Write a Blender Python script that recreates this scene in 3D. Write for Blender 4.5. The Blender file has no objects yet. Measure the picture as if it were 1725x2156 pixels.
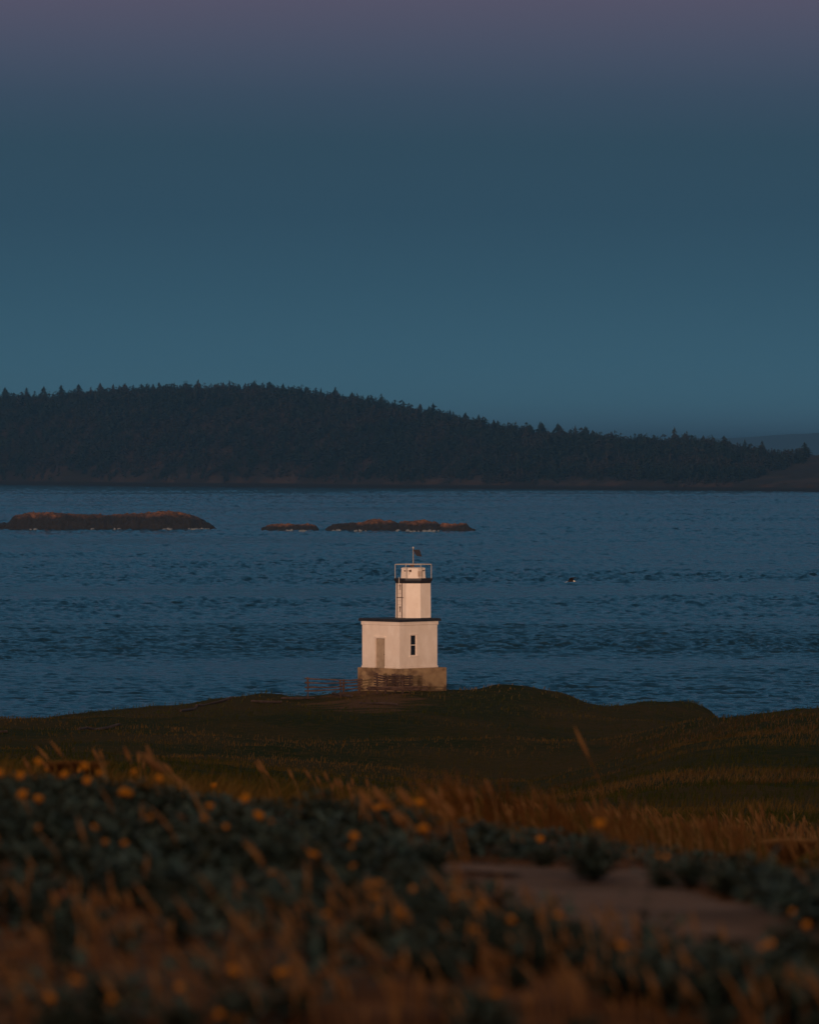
import bpy, bmesh, math, random
import numpy as np
from mathutils import Vector, Matrix
R = math.radians
scene = bpy.context.scene
COL = scene.collection

# ------------------------------------------------------------------ camera
PX = 11978.0            # photo pixels per radian (1725 px wide view of the photograph)
CAM_Z = 40.0            # eye height above the sea
HOR = 945.0             # row of the horizon
cd = bpy.data.cameras.new('camera'); cam = bpy.data.objects.new('camera', cd); COL.objects.link(cam)
scene.camera = cam
cam.location = (0, 0, CAM_Z)
cam.rotation_euler = (R(90) - (1078 - HOR) / PX, 0, 0)
cd.sensor_fit = 'VERTICAL'; cd.sensor_height = 36; cd.sensor_width = 36; cd.lens = 200
cd.clip_start = 0.5; cd.clip_end = 200000
cd.dof.use_dof = True; cd.dof.focus_distance = 443; cd.dof.aperture_fstop = 5.6
scene.render.resolution_x = 820; scene.render.resolution_y = 1024

# ------------------------------------------------------------------ world, sun
SUN_EL, SUN_AZ = 2.5, 9.0        # low sun behind the camera, a little to the left
W = bpy.data.worlds.new('World'); scene.world = W; W.use_nodes = True
nt = W.node_tree; nt.nodes.clear()
def s2l(c):
    return tuple(((v/255)/12.92 if v/255 <= .04045 else ((v/255+.055)/1.055)**2.4) for v in c)
def wn(t, **k):
    n = nt.nodes.new(t)
    for a, b in k.items(): setattr(n, a, b)
    return n
out = wn('ShaderNodeOutputWorld'); bg = wn('ShaderNodeBackground')
tc = wn('ShaderNodeTexCoord'); sep = wn('ShaderNodeSeparateXYZ')
nt.links.new(tc.outputs['Generated'], sep.inputs[0])
mx0 = wn('ShaderNodeMath', operation='MAXIMUM'); mx0.inputs[1].default_value = 0
nt.links.new(sep.outputs['Z'], mx0.inputs[0])
sq = wn('ShaderNodeMath', operation='SQRT'); nt.links.new(mx0.outputs[0], sq.inputs[0])
ramp = wn('ShaderNodeValToRGB'); nt.links.new(sq.outputs[0], ramp.inputs[0])
# the band of the earth's shadow under the belt of Venus, then the dim upper sky
SKY = [(0.0, (80, 116, 136)), (.05, (74, 111, 131)), (.09, (65, 106, 125)), (.127, (57, 97, 117)), (.17, (48, 85, 105)), (.203, (43, 76, 96)), (.232, (44, 73, 92)), (.249, (54, 74, 95)),
       (.264, (68, 78, 100)), (.283, (84, 82, 104)), (.30, (74, 90, 110)), (.33, (60, 102, 128)), (.46, (48, 92, 120)), (.62, (32, 66, 90)), (.80, (40, 68, 85)), (.90, (120, 112, 104)), (1.0, (160, 136, 108))]
cr = ramp.color_ramp
while len(cr.elements) < len(SKY): cr.elements.new(0.5)
for e, (p, c) in zip(cr.elements, SKY):
    e.position = p; e.color = s2l(c) + (1,)
# afterglow in the west, behind the camera
neg = wn('ShaderNodeMath', operation='MULTIPLY'); neg.inputs[1].default_value = -1; nt.links.new(sep.outputs['Y'], neg.inputs[0])
west = wn('ShaderNodeMapRange', interpolation_type='SMOOTHSTEP'); west.inputs[1].default_value = -.1; west.inputs[2].default_value = .9
nt.links.new(neg.outputs[0], west.inputs[0])
low = wn('ShaderNodeMapRange', interpolation_type='SMOOTHSTEP'); low.inputs[1].default_value = .95; low.inputs[2].default_value = .2
nt.links.new(mx0.outputs[0], low.inputs[0])
glow = wn('ShaderNodeMath', operation='MULTIPLY'); nt.links.new(west.outputs[0], glow.inputs[0]); nt.links.new(low.outputs[0], glow.inputs[1])
mixw = wn('ShaderNodeMix', data_type='RGBA', blend_type='MIX')
nt.links.new(glow.outputs[0], mixw.inputs[0]); nt.links.new(ramp.outputs[0], mixw.inputs[6]); mixw.inputs[7].default_value = (.80, .46, .24, 1)
skyt = wn('ShaderNodeTexSky', sky_type='NISHITA'); skyt.sun_disc = False
skyt.sun_elevation = R(SUN_EL); skyt.sun_rotation = R(180 + SUN_AZ)
addn = wn('ShaderNodeMix', data_type='RGBA', blend_type='ADD'); addn.inputs[0].default_value = 0.002
nt.links.new(mixw.outputs[2], addn.inputs[6]); nt.links.new(skyt.outputs[0], addn.inputs[7])
nt.links.new(addn.outputs[2], bg.inputs[0]); bg.inputs[1].default_value = 1.0
nt.links.new(bg.outputs[0], out.inputs[0])

sd = bpy.data.lights.new('sun', 'SUN'); sun = bpy.data.objects.new('sun', sd); COL.objects.link(sun)
sd.energy = 2.2; sd.angle = R(0.7); sd.color = (1.0, .66, .48)
dv = Vector((math.sin(R(SUN_AZ)) * math.cos(R(SUN_EL)), math.cos(R(SUN_AZ)) * math.cos(R(SUN_EL)), -math.sin(R(SUN_EL))))
sun.rotation_euler = dv.to_track_quat('-Z', 'Y').to_euler(); sun.location = (-20, -60, 60)
vs = scene.view_settings
vs.view_transform = 'Standard'; vs.look = 'None'; vs.exposure = 0; vs.gamma = 1; vs.use_curve_mapping = False
scene.cycles.volume_bounces = 1
scene.cycles.max_bounces = 8

# ------------------------------------------------------------------ materials
def mat(name, c1, c2=None, scale=1.0, rough=.8, c3=None, scale3=.1, coord='Object', stretch=(1, 1, 1), bump=0.0, bscale=None, metal=0.0, spec=.3, lo=.35, hi=.65, sss=0):
    m = bpy.data.materials.new(name); m.use_nodes = True
    t = m.node_tree; b = t.nodes['Principled BSDF']
    b.inputs['Roughness'].default_value = rough; b.inputs['Metallic'].default_value = metal
    b.inputs['Specular IOR Level'].default_value = spec
    if c2 is None and not bump:
        b.inputs['Base Color'].default_value = (*c1, 1); return m
    tc = t.nodes.new('ShaderNodeTexCoord'); mp = t.nodes.new('ShaderNodeMapping'); mp.inputs['Scale'].default_value = stretch
    if coord == 'World':
        g = t.nodes.new('ShaderNodeNewGeometry'); t.links.new(g.outputs['Position'], mp.inputs[0])
    else: t.links.new(tc.outputs[coord], mp.inputs[0])
    def noise(s, det=5):
        n = t.nodes.new('ShaderNodeTexNoise'); n.inputs['Scale'].default_value = s; n.inputs['Detail'].default_value = det
        t.links.new(mp.outputs[0], n.inputs['Vector']); return n
    last = None
    if c2 is not None:
        n = noise(scale); mr = t.nodes.new('ShaderNodeMapRange'); mr.inputs[1].default_value = lo; mr.inputs[2].default_value = hi
        t.links.new(n.outputs[0], mr.inputs[0])
        mx = t.nodes.new('ShaderNodeMix'); mx.data_type = 'RGBA'; mx.inputs[6].default_value = (*c1, 1); mx.inputs[7].default_value = (*c2, 1)
        t.links.new(mr.outputs[0], mx.inputs[0]); last = mx.outputs[2]
        if c3 is not None:
            n = noise(scale3, 4); mr = t.nodes.new('ShaderNodeMapRange'); mr.inputs[1].default_value = .48; mr.inputs[2].default_value = .62
            t.links.new(n.outputs[0], mr.inputs[0])
            m2 = t.nodes.new('ShaderNodeMix'); m2.data_type = 'RGBA'; m2.inputs[7].default_value = (*c3, 1)
            t.links.new(mr.outputs[0], m2.inputs[0]); t.links.new(last, m2.inputs[6]); last = m2.outputs[2]
        t.links.new(last, b.inputs['Base Color'])
    else: b.inputs['Base Color'].default_value = (*c1, 1)
    if bump:
        n = noise(bscale or scale * 4, 6); bp = t.nodes.new('ShaderNodeBump'); bp.inputs['Strength'].default_value = 1; bp.inputs['Distance'].default_value = bump
        t.links.new(n.outputs[0], bp.inputs['Height']); t.links.new(bp.outputs[0], b.inputs['Normal'])
    return m

M = {}
M['paint'] = mat('white_paint', (.86, .77, .71), (.76, .66, .59), 1.6, .6, c3=(.80, .70, .63), scale3=2.1, bump=.006, bscale=9, stretch=(1, 1, .6))
M['door'] = mat('weathered_door', (.42, .33, .25), (.34, .26, .19), 3, .6)
M['trim'] = mat('dark_trim', (.018, .018, .026), (.03, .028, .034), 3, .5)
M['glass'] = mat('dark_glass', (.012, .013, .018), rough=.08, spec=.5)
M['concrete'] = mat('stained_concrete', (.42, .29, .165), (.26, .17, .10), 1.1, .9, c3=(.14, .085, .05), scale3=.55, bump=.02, bscale=6, stretch=(1, 1, 1.5))
M['rust'] = mat('rusty_iron', (.10, .045, .025), (.06, .03, .02), 5, .7)
M['rail'] = mat('galvanised_rail', (.55, .50, .46), (.42, .36, .32), 6, .5)
M['panel'] = mat('solar_cells', (.03, .024, .032), (.022, .02, .03), 8, .3, spec=.5)
M['wood'] = mat('weathered_wood', (.13, .078, .062), (.065, .038, .032), 2.5, .9, stretch=(1, 1, 4))
M['drift'] = mat('driftwood', (.13, .09, .08), (.06, .04, .035), 2, .9)

# ------------------------------------------------------------------ helpers
def tag(o, label=None, cat=None, group=None, kind=None):
    if label: o['label'] = label
    if cat: o['category'] = cat
    if group: o['group'] = group
    if kind: o['kind'] = kind
    return o
def empty(name, loc, rz=0):
    o = bpy.data.objects.new(name, None); COL.objects.link(o); o.location = loc; o.rotation_euler = (0, 0, rz); o.empty_display_size = .3
    return o
def np_mesh(name, V, F, material, parent=None, smooth=False, loc=None):
    """V (n,3) array; F list of (k,nv) int arrays."""
    me = bpy.data.meshes.new(name)
    V = np.asarray(V, dtype=np.float32)
    if not isinstance(F, list): F = [F]
    F = [np.asarray(f, dtype=np.int32) for f in F if len(f)]
    me.vertices.add(len(V)); me.vertices.foreach_set('co', V.ravel())
    loops = np.concatenate([f.ravel() for f in F]); cnt = np.concatenate([np.full(len(f), f.shape[1], dtype=np.int32) for f in F])
    me.loops.add(len(loops)); me.loops.foreach_set('vertex_index', loops)
    st = np.concatenate([[0], np.cumsum(cnt)[:-1]]).astype(np.int32)
    me.polygons.add(len(cnt)); me.polygons.foreach_set('loop_start', st); me.polygons.foreach_set('loop_total', cnt)
    me.polygons.foreach_set('use_smooth', np.full(len(cnt), smooth))
    me.update(calc_edges=True); me.validate()
    me.materials.append(material)
    o = bpy.data.objects.new(name, me); COL.objects.link(o)
    if parent: o.parent = parent
    if loc is not None: o.location = loc
    return o
class MB:
    """collects solid shapes and builds ONE mesh"""
    def __init__(s): s.bm = bmesh.new()
    def box(s, c, size, rot=None, bevel=0):
        r = bmesh.ops.create_cube(s.bm, size=1)
        vs_ = r['verts']
        bmesh.ops.scale(s.bm, vec=size, verts=vs_)
        if bevel:
            es = list({e for v in vs_ for e in v.link_edges})
            rr = bmesh.ops.bevel(s.bm, geom=es, offset=bevel, segments=1, affect='EDGES'); vs_ = list({v for f in rr['faces'] for v in f.verts} | {v for v in vs_ if v.is_valid})
        if rot is not None: bmesh.ops.transform(s.bm, matrix=rot.to_4x4(), verts=vs_)
        bmesh.ops.translate(s.bm, vec=c, verts=vs_)
        return vs_
    def tube(s, pts, rad, n=8, cap=True, jit=0, rnd=random):
        pts = [Vector(p) for p in pts]; rings = []
        rads = rad if isinstance(rad, (list, tuple)) else [rad] * len(pts)
        for i, p in enumerate(pts):
            a = pts[max(0, i - 1)]; b = pts[min(len(pts) - 1, i + 1)]
            q = (b - a).normalized().to_track_quat('Z', 'Y')
            rings.append([s.bm.verts.new(p + q @ Vector((math.cos(2*math.pi*k/n), math.sin(2*math.pi*k/n), 0)) * rads[i] * (1 + jit * rnd.uniform(-1, 1))) for k in range(n)])
        for a, b in zip(rings, rings[1:]):
            for k in range(n): s.bm.faces.new((a[k], a[(k+1) % n], b[(k+1) % n], b[k]))
        if cap:
            s.bm.faces.new(rings[0][::-1]); s.bm.faces.new(rings[-1])
    def prism(s, rings, cap=True):
        """rings: list of lists of points with the same count"""
        rr = [[s.bm.verts.new(p) for p in r] for r in rings]; n = len(rr[0])
        for a, b in zip(rr, rr[1:]):
            for k in range(n): s.bm.faces.new((a[k], a[(k+1) % n], b[(k+1) % n], b[k]))
        if cap: s.bm.faces.new(rr[0][::-1]); s.bm.faces.new(rr[-1])
    def quad(s, *p): s.bm.faces.new([s.bm.verts.new(q) for q in p])
    def build(s, name, material, parent=None, smooth=False, loc=None, recalc=True):
        if recalc: bmesh.ops.recalc_face_normals(s.bm, faces=s.bm.faces)
        me = bpy.data.meshes.new(name); s.bm.to_mesh(me); s.bm.free()
        for p in me.polygons: p.use_smooth = smooth
        me.materials.append(material)
        o = bpy.data.objects.new(name, me); COL.objects.link(o)
        if parent: o.parent = parent
        if loc is not None: o.location = loc
        return o
def oct_ring(cx, cy, r_in, z, n=8, off=.5):
    R_ = r_in / math.cos(math.pi / n)
    return [(cx + R_ * math.cos(2*math.pi*(k+off)/n), cy + R_ * math.sin(2*math.pi*(k+off)/n), z) for k in range(n)]

# value noise in python (for the terrain)
_rs = np.random.RandomState(7); _T = _rs.rand(256, 256)
def vnoise(x, y):
    x = np.asarray(x, float); y = np.asarray(y, float)
    xi = np.floor(x).astype(int); yi = np.floor(y).astype(int); fx = x - xi; fy = y - yi
    fx = fx*fx*(3-2*fx); fy = fy*fy*(3-2*fy)
    a = _T[xi % 256, yi % 256]; b = _T[(xi+1) % 256, yi % 256]; c = _T[xi % 256, (yi+1) % 256]; d = _T[(xi+1) % 256, (yi+1) % 256]
    return (a*(1-fx)+b*fx)*(1-fy) + (c*(1-fx)+d*fx)*fy - .5
def fbm(x, y, o=4):
    s = 0; a = 1
    for i in range(o): s = s + a * vnoise(x * 2**i + 17*i, y * 2**i + 31*i); a *= .5
    return s

# ------------------------------------------------------------------ terrain of the headland
# slope profile (depth in m -> drop below the eye, written as drop/depth*PX along five bearings)
CREST_U = [0, 60, 120, 200, 300, 400, 480, 560, 640, 755, 860, 940, 1000, 1050, 1130, 1200, 1270, 1310, 1350, 1400, 1430, 1470, 1500, 1530, 1560, 1620, 1690, 1725]
CREST_Y = [1512, 1512, 1520, 1518, 1509, 1485, 1470, 1458, 1461, 1453, 1454, 1454, 1454, 1448, 1453, 1469, 1488, 1487, 1481, 1485, 1483, 1486, 1499, 1540, 1560, 1560, 1560, 1560]
BU = [-300, 0, 400, 862, 1100, 1250, 1400, 1530, 1725, 2025]
ROWS = [
 (1.5, [11965]*10), (6, [3740]*10), (11, [2491]*10),
 (14, [2170, 2170, 2170, 2170, 2175, 2175, 2180, 2180, 2185, 2190]),
 (18, [1905, 1905, 1915, 1928, 1938, 1943, 1953, 1958, 1968, 1973]),
 (22, [1770, 1775, 1795, 1816, 1838, 1848, 1863, 1871, 1888, 1893]),
 (26, [1702, 1706, 1738, 1770, 1800, 1815, 1835, 1848, 1868, 1870]),
 (36, [1678, 1680, 1715, 1752, 1786, 1800, 1822, 1836, 1857, 1857]),
 (52, [1665, 1665, 1702, 1740, 1770, 1786, 1808, 1820, 1840, 1840]),
 (74, [1650, 1650, 1690, 1730, 1750, 1760, 1782, 1795, 1815, 1815]),
 (110, [1630, 1630, 1665, 1712, 1722, 1725, 1735, 1740, 1752, 1750]),
 (160, [1612, 1612, 1642, 1692, 1702, 1690, 1675, 1665, 1668, 1665]),
 (220, [1592, 1592, 1615, 1665, 1690, 1650, 1610, 1600, 1600, 1600]),
 (290, [1566, 1566, 1580, 1610, 1640, 1620, 1570, 1535, 1520, 1518]),
 (340, [1546, 1546, 1552, 1560, 1580, 1590, 1550, 1515, 1497, 1495]),
 (390, [1524, 1524, 1510, 1505, 1505, 1530, 1515, 1520, 1530, 1530]),
 (425, [1513, 1513, 1488, 1472, 1470, 1500, 1495, 1530, 1550, 1550]),
]
_dk = np.array([r[0] for r in ROWS] + [443.0, 470.0, 520.0, 600.0, 5000.0])
_lk = np.log(_dk)
US = np.linspace(-300, 2025, 466)
_tab = []
for d, ys in ROWS: _tab.append(np.interp(US, BU, ys))
_cr = np.interp(US, CREST_U, CREST_Y)
_tab.append(_cr)
_tab = [HOR + 0*t + (t - HOR) for t in _tab]
_tab = [(t - HOR) / PX * d for t, d in zip(_tab, _dk)]        # drop in metres
_tab.append(_tab[-1] + 3.0)
_tab.append(_tab[-1]*0 + 34.0); _tab.append(_tab[-1]*0 + 44.0); _tab.append(_tab[-1]*0 + 46.0)
_tab = np.array(_tab)                                          # (rows, US)
k_ = np.exp(-np.linspace(-2, 2, 9)**2); k_ /= k_.sum()
for i in range(len(_tab)):
    if i < len(ROWS): 
        for _ in range(3): _tab[i] = np.convolve(np.pad(_tab[i], 12, 'edge'), np.ones(25)/25, 'valid')
    else: _tab[i] = np.convolve(np.pad(_tab[i], 4, 'edge'), k_, 'valid')
def _hermite(l, u):
    """cubic along log depth, linear across bearings"""
    l = np.asarray(l, float); u = np.clip(np.asarray(u, float), US[0], US[-1])
    i = np.clip(np.searchsorted(_lk, l) - 1, 0, len(_lk) - 2)
    fu = (u - US[0]) / (US[1] - US[0]); j = np.clip(fu.astype(int), 0, len(US) - 2); fu = fu - j
    def col(k):
        k = np.clip(k, 0, len(_lk) - 1); return _tab[k, j]*(1-fu) + _tab[k, j+1]*fu
    p0, p1, p2, p3 = col(i-1), col(i), col(i+1), col(i+2)
    L = lambda k: _lk[np.clip(k, 0, len(_lk)-1)]
    h = L(i+1) - L(i); t = (l - L(i)) / h
    def sl(a, b, la, lb): return np.where(lb > la, (b-a)/np.maximum(lb-la, 1e-6), 0)
    s0, s1, s2 = sl(p0, p1, L(i-1), L(i)), (p2-p1)/h, sl(p2, p3, L(i+1), L(i+2))
    m1 = np.where(s0*s1 > 0, 2*s0*s1/(s0+s1+1e-12), 0); m2 = np.where(s1*s2 > 0, 2*s1*s2/(s1+s2+1e-12), 0)
    return (2*t**3-3*t**2+1)*p1 + (t**3-2*t**2+t)*h*m1 + (-2*t**3+3*t**2)*p2 + (t**3-t**2)*h*m2
def ground_z(x, y):
    x = np.asarray(x, float); y = np.asarray(y, float)
    r = np.maximum(np.hypot(x, y), 1.6)
    th = np.arctan2(x, y)
    tt = np.clip(th, -1.2, 1.2)
    u = 862.5 + PX * np.tan(tt)
    z = CAM_Z - _hermite(np.log(r), u)
    amp = np.clip(r / 300, .08, 1.0)
    z = z + (.75 * fbm(x / 8, y / 16, 3) + 1.5 * vnoise(x / 15 + 4.3, y / 40 + 2.7) * np.clip((r - 150) / 150, 0, 1) * np.clip((446 - r) / 60, 0.25, 1) + .16 * fbm(x / 1.7 + 50, y / 2.5, 2)) * amp * np.where(np.abs(th) < .2, 1, 1) * .8
    z = z + np.where(r < 60, .10 * fbm(x / 1.3 + 9, y / 1.6 + 3, 3) * np.clip((r-2)/8, 0, 1), 0)
    # behind the camera: an unseen dune ridge added to shade the near slope from the low sun
    back = np.clip((-y - 4) / 26, 0, 1); back = back*back*(3-2*back)
    ridge = 42.25 + .5 * fbm(x / 14, y / 9 + 40, 3) - np.clip((-y - 40) / 160, 0, 1)**1.5 * 25
    z = z * (1 - back) + ridge * back
    # the flattened patch the lighthouse stands on
    f = np.clip(1 - np.hypot(x + .6, (y - 443)) / 9, 0, 1); f = f*f*(3-2*f)
    return z*(1-f) + 21.2*f
def on_ground(u, y_px, lift=0.0, dmin=11, dmax=440):
    """the nearest ground point seen at photo position (u, y_px), lift metres above ground"""
    d = np.exp(np.linspace(math.log(dmin), math.log(dmax), 700)); x = (u - 862.5) / PX * d
    ys = HOR + (CAM_Z - ground_z(x, d) - lift) / d * PX
    k = np.argmax(ys <= y_px)
    if ys[k] > y_px: k = len(d) - 1
    return Vector((float(x[k]), float(d[k]), float(ground_z(x[k], d[k]))))
def at(u, y_px, d): return Vector(((u - 862.5) / PX * d, d, CAM_Z - (y_px - HOR) / PX * d))

def polar_sheet(name, rs, ths, zf, material, smooth=True):
    RR, TT = np.meshgrid(rs, ths, indexing='ij'); X = RR*np.sin(TT); Y = RR*np.cos(TT); Z = zf(X, Y)
    n, m = RR.shape; V = np.stack([X, Y, Z], -1).reshape(-1, 3)
    idx = np.arange(n*m).reshape(n, m)
    F = np.stack([idx[:-1, :-1], idx[:-1, 1:], idx[1:, 1:], idx[1:, :-1]], -1).reshape(-1, 4)
    # close the circle and the centre
    seam = np.stack([idx[:-1, -1], idx[:-1, 0], idx[1:, 0], idx[1:, -1]], -1)
    V = np.vstack([V, [[0, 0, float(zf(np.array([0.]), np.array([.01]))[0])]]])
    c = len(V) - 1
    ring = idx[0]; fan = np.stack([ring, np.full(m, c), np.roll(ring, -1)], -1)[:, ::-1]
    return np_mesh(name, V, [F[:, ::-1], seam[:, ::-1], fan[:, ::-1]], material, smooth=smooth)
def theta_grid(half, n_in, n_out):
    a = np.linspace(-half, half, n_in); b = half + (2*math.pi - 2*half) * np.linspace(0, 1, n_out + 2)[1:-1]
    return np.concatenate([a, b])

# grass colour on the ground: dark green and brown with drier tan streaks
def ground_material():
    m = bpy.data.materials.new('grassy_ground'); m.use_nodes = True; t = m.node_tree; b = t.nodes['Principled BSDF']
    b.inputs['Roughness'].default_value = 1; b.inputs['Specular IOR Level'].default_value = .05
    g = t.nodes.new('ShaderNodeNewGeometry')
    def noise(s, det, st=(1, 1, 1)):
        mp = t.nodes.new('ShaderNodeMapping'); mp.inputs['Scale'].default_value = st; t.links.new(g.outputs['Position'], mp.inputs[0])
        n = t.nodes.new('ShaderNodeTexNoise'); n.inputs['Scale'].default_value = s; n.inputs['Detail'].default_value = det; t.links.new(mp.outputs[0], n.inputs[0]); return n.outputs[0]
    def mr(o, a, c):
        q = t.nodes.new('ShaderNodeMapRange'); q.inputs[1].default_value = a; q.inputs[2].default_value = c; t.links.new(o, q.inputs[0]); return q.outputs[0]
    def mix(f, a, c):
        q = t.nodes.new('ShaderNodeMix'); q.data_type = 'RGBA'; t.links.new(f, q.inputs[0])
        for k, v in ((6, a), (7, c)):
            if isinstance(v, tuple): q.inputs[k].default_value = (*v, 1)
            else: t.links.new(v, q.inputs[k])
        return q.outputs[2]
    c = mix(mr(noise(.08, 6, (1, .5, 1)), .42, .6), (.022, .032, .005), (.060, .044, .011))
    c = mix(mr(noise(1.5, 6), .45, .75), c, (.085, .052, .014))
    sp = t.nodes.new('ShaderNodeSeparateXYZ'); t.links.new(g.outputs['Position'], sp.inputs[0])
    near = mr(sp.outputs['Y'], 62, 32)                       # the near dune is bare sandy soil under its plants
    c = mix(near, c, mix(mr(noise(3, 6), .4, .6), (.19, .090, .045), (.10, .045, .022)))
    mp = t.nodes.new('ShaderNodeMapping'); mp.inputs['Location'].default_value = (.35, -7.05, 0); mp.inputs['Scale'].default_value = (.11, .01645, 0); t.links.new(g.outputs['Position'], mp.inputs[0])
    ln = t.nodes.new('ShaderNodeVectorMath'); ln.operation = 'LENGTH'; t.links.new(mp.outputs[0], ln.inputs[0])     # worn bare soil on the mound below the lighthouse
    ad = t.nodes.new('ShaderNodeMath'); ad.operation = 'MULTIPLY_ADD'; ad.inputs[1].default_value = 1.6; t.links.new(noise(.35, 6), ad.inputs[0]); t.links.new(ln.outputs['Value'], ad.inputs[2])
    c = mix(mr(ad.outputs[0], 1.25, 1.0), c, (.13, .072, .036))
    t.links.new(c, b.inputs['Base Color'])
    bp = t.nodes.new('ShaderNodeBump'); bp.inputs['Distance'].default_value = .08; t.links.new(noise(3.0, 8), bp.inputs['Height']); t.links.new(bp.outputs[0], b.inputs['Normal'])
    return m
M['ground'] = ground_material()
ths = theta_grid(.11, 420, 150)
rs = np.concatenate([np.exp(np.linspace(math.log(1.5), math.log(470), 360)), np.linspace(474, 620, 40), [800, 1500]])
gr = polar_sheet('ground', rs, ths, ground_z, M['ground'])
tag(gr, kind='structure')

# ------------------------------------------------------------------ water
def water_material():
    m = bpy.data.materials.new('sea_water'); m.use_nodes = True; t = m.node_tree; b = t.nodes['Principled BSDF']
    b.inputs['Base Color'].default_value = (.004, .022, .034, 1); b.inputs['IOR'].default_value = 1.333
    b.inputs['Roughness'].default_value = .07
    g = t.nodes.new('ShaderNodeNewGeometry')
    def noise(s, det, st, rot=0, rough=.55):
        mp = t.nodes.new('ShaderNodeMapping'); mp.inputs['Scale'].default_value = st; mp.inputs['Rotation'].default_value = (0, 0, R(rot)); t.links.new(g.outputs['Position'], mp.inputs[0])
        n = t.nodes.new('ShaderNodeTexNoise'); n.inputs['Scale'].default_value = s; n.inputs['Detail'].default_value = det; n.inputs['Roughness'].default_value = rough; t.links.new(mp.outputs[0], n.inputs[0]); return n.outputs[0]
    def math_(op, a, c):
        q = t.nodes.new('ShaderNodeMath'); q.operation = op
        for k, v in ((0, a), (1, c)):
            if isinstance(v, (int, float)): q.inputs[k].default_value = v
            else: t.links.new(v, q.inputs[k])
        return q.outputs[0]
    chop = noise(.45, 5, (.6, 1, 1), -8, .6)
    rip = noise(1.6, 3, (.7, 1, 1), 10, .6)
    h = math_('ADD', math_('MULTIPLY', chop, .5), math_('MULTIPLY', rip, .12))
    bp = t.nodes.new('ShaderNodeBump'); bp.inputs['Distance'].default_value = 1.0; bp.inputs['Strength'].default_value = .8
    t.links.new(h, bp.inputs['Height']); t.links.new(bp.outputs[0], b.inputs['Normal'])
    return m
M['water'] = water_material()
def wave_z(X, Y):
    r = np.hypot(X, Y); f = np.clip((r - 350) / 200, 0, 1) * np.clip((7500 - r) / 2500, 0, 1)
    gust = np.clip(.95 + 1.3 * fbm((X + .8*Y) / 210 + 3, (Y - .35*X) / 95 + 8, 5), .4, 1.7)          # current bands and gusts
    wob = r + 110 * fbm(X / 130 + 1, Y / 400 + 6, 3)                                  # two rougher tide rips with a slick between them
    gust = gust + .9*np.exp(-((wob - 1790)/75)**2) + .6*np.exp(-((wob - 1480)/70)**2) + .5*np.exp(-((wob - 1150)/60)**2) - .35*np.exp(-((wob - 1620)/45)**2) - .4*np.exp(-((wob - 985)/45)**2) - .3*np.exp(-((wob - 2250)/200)**2)
    gust = np.maximum(gust, .3)
    ca, sa = math.cos(.10), math.sin(.10); U, V_ = X*ca + Y*sa, -X*sa + Y*ca
    w1 = 1 - 2*np.abs(fbm(U / 13 + .6*fbm(U/30, V_/20, 2), V_ / 8, 2))              # peaked wind waves
    w2 = 1 - 2*np.abs(fbm(U / 3.6 + 7, V_ / 2.6 + 2, 2)); w3 = fbm(U / 2.0 + 11, V_ / 1.9 + 5, 2)
    return f * (gust * (.26 * (w1 - .6) + .36 * (w2 - .6) + .26 * w3) * (.75 + np.clip(r - 600, 0, 4000)/1800) + .3 * fbm(U / 90, V_ / 34, 2))
rs = np.concatenate([[300, 420], np.linspace(520, 1300, 900), np.exp(np.linspace(math.log(1301), math.log(7400), 1000)), [8000, 10000, 20000, 40000, 60000]])
wt = polar_sheet('water', rs, theta_grid(.085, 460, 60), wave_z, M['water'], smooth=True)
tag(wt, kind='structure')

# ------------------------------------------------------------------ far hills
def hill_sheet(name, us, sky_y, d0, depth, base_z, material, rows=26, rough=1.0):
    V = []; n = len(us)
    for i in range(rows):
        t = i / (rows - 1)
        for u, sy, dd in zip(us, sky_y, d0):
            d = dd + depth * t
            top = CAM_Z + (HOR - sy) / PX * (dd + depth * .5)
            prof = math.sin(min(1, t / .5) * math.pi / 2)**1.1 if t < .5 else math.cos((t - .5) / .5 * math.pi / 2)
            z = base_z + (top - base_z) * prof
            V.append(((u - 862.5) / PX * d, d, z + rough * float(fbm(u / 30., t * 9 + d0[0] * .01, 3)) * min(1, prof * 2)))
    idx = np.arange(rows * n).reshape(rows, n)
    F = np.stack([idx[:-1, :-1], idx[:-1, 1:], idx[1:, 1:], idx[1:, :-1]], -1).reshape(-1, 4)
    return np_mesh(name, V, F, material, smooth=True), np.array(V).reshape(rows, n, 3)
M['faraway'] = mat('distant_forest', (.02, .03, .025), (.03, .035, .03), .002, 1, coord='World')
us = np.linspace(-3000, 6000, 300)
sy = 938 - 26 * np.exp(-((us - 2000) / 420.)**2) - 12 * np.exp(-((us - 1200) / 900.)**2) + 4 * fbm(us / 90, us * 0, 3)
fo, _ = hill_sheet('distant_hills', us, sy, [26000] * len(us), 5000, -5, M['faraway'], 10, 8)
tag(fo, kind='structure')

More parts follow.
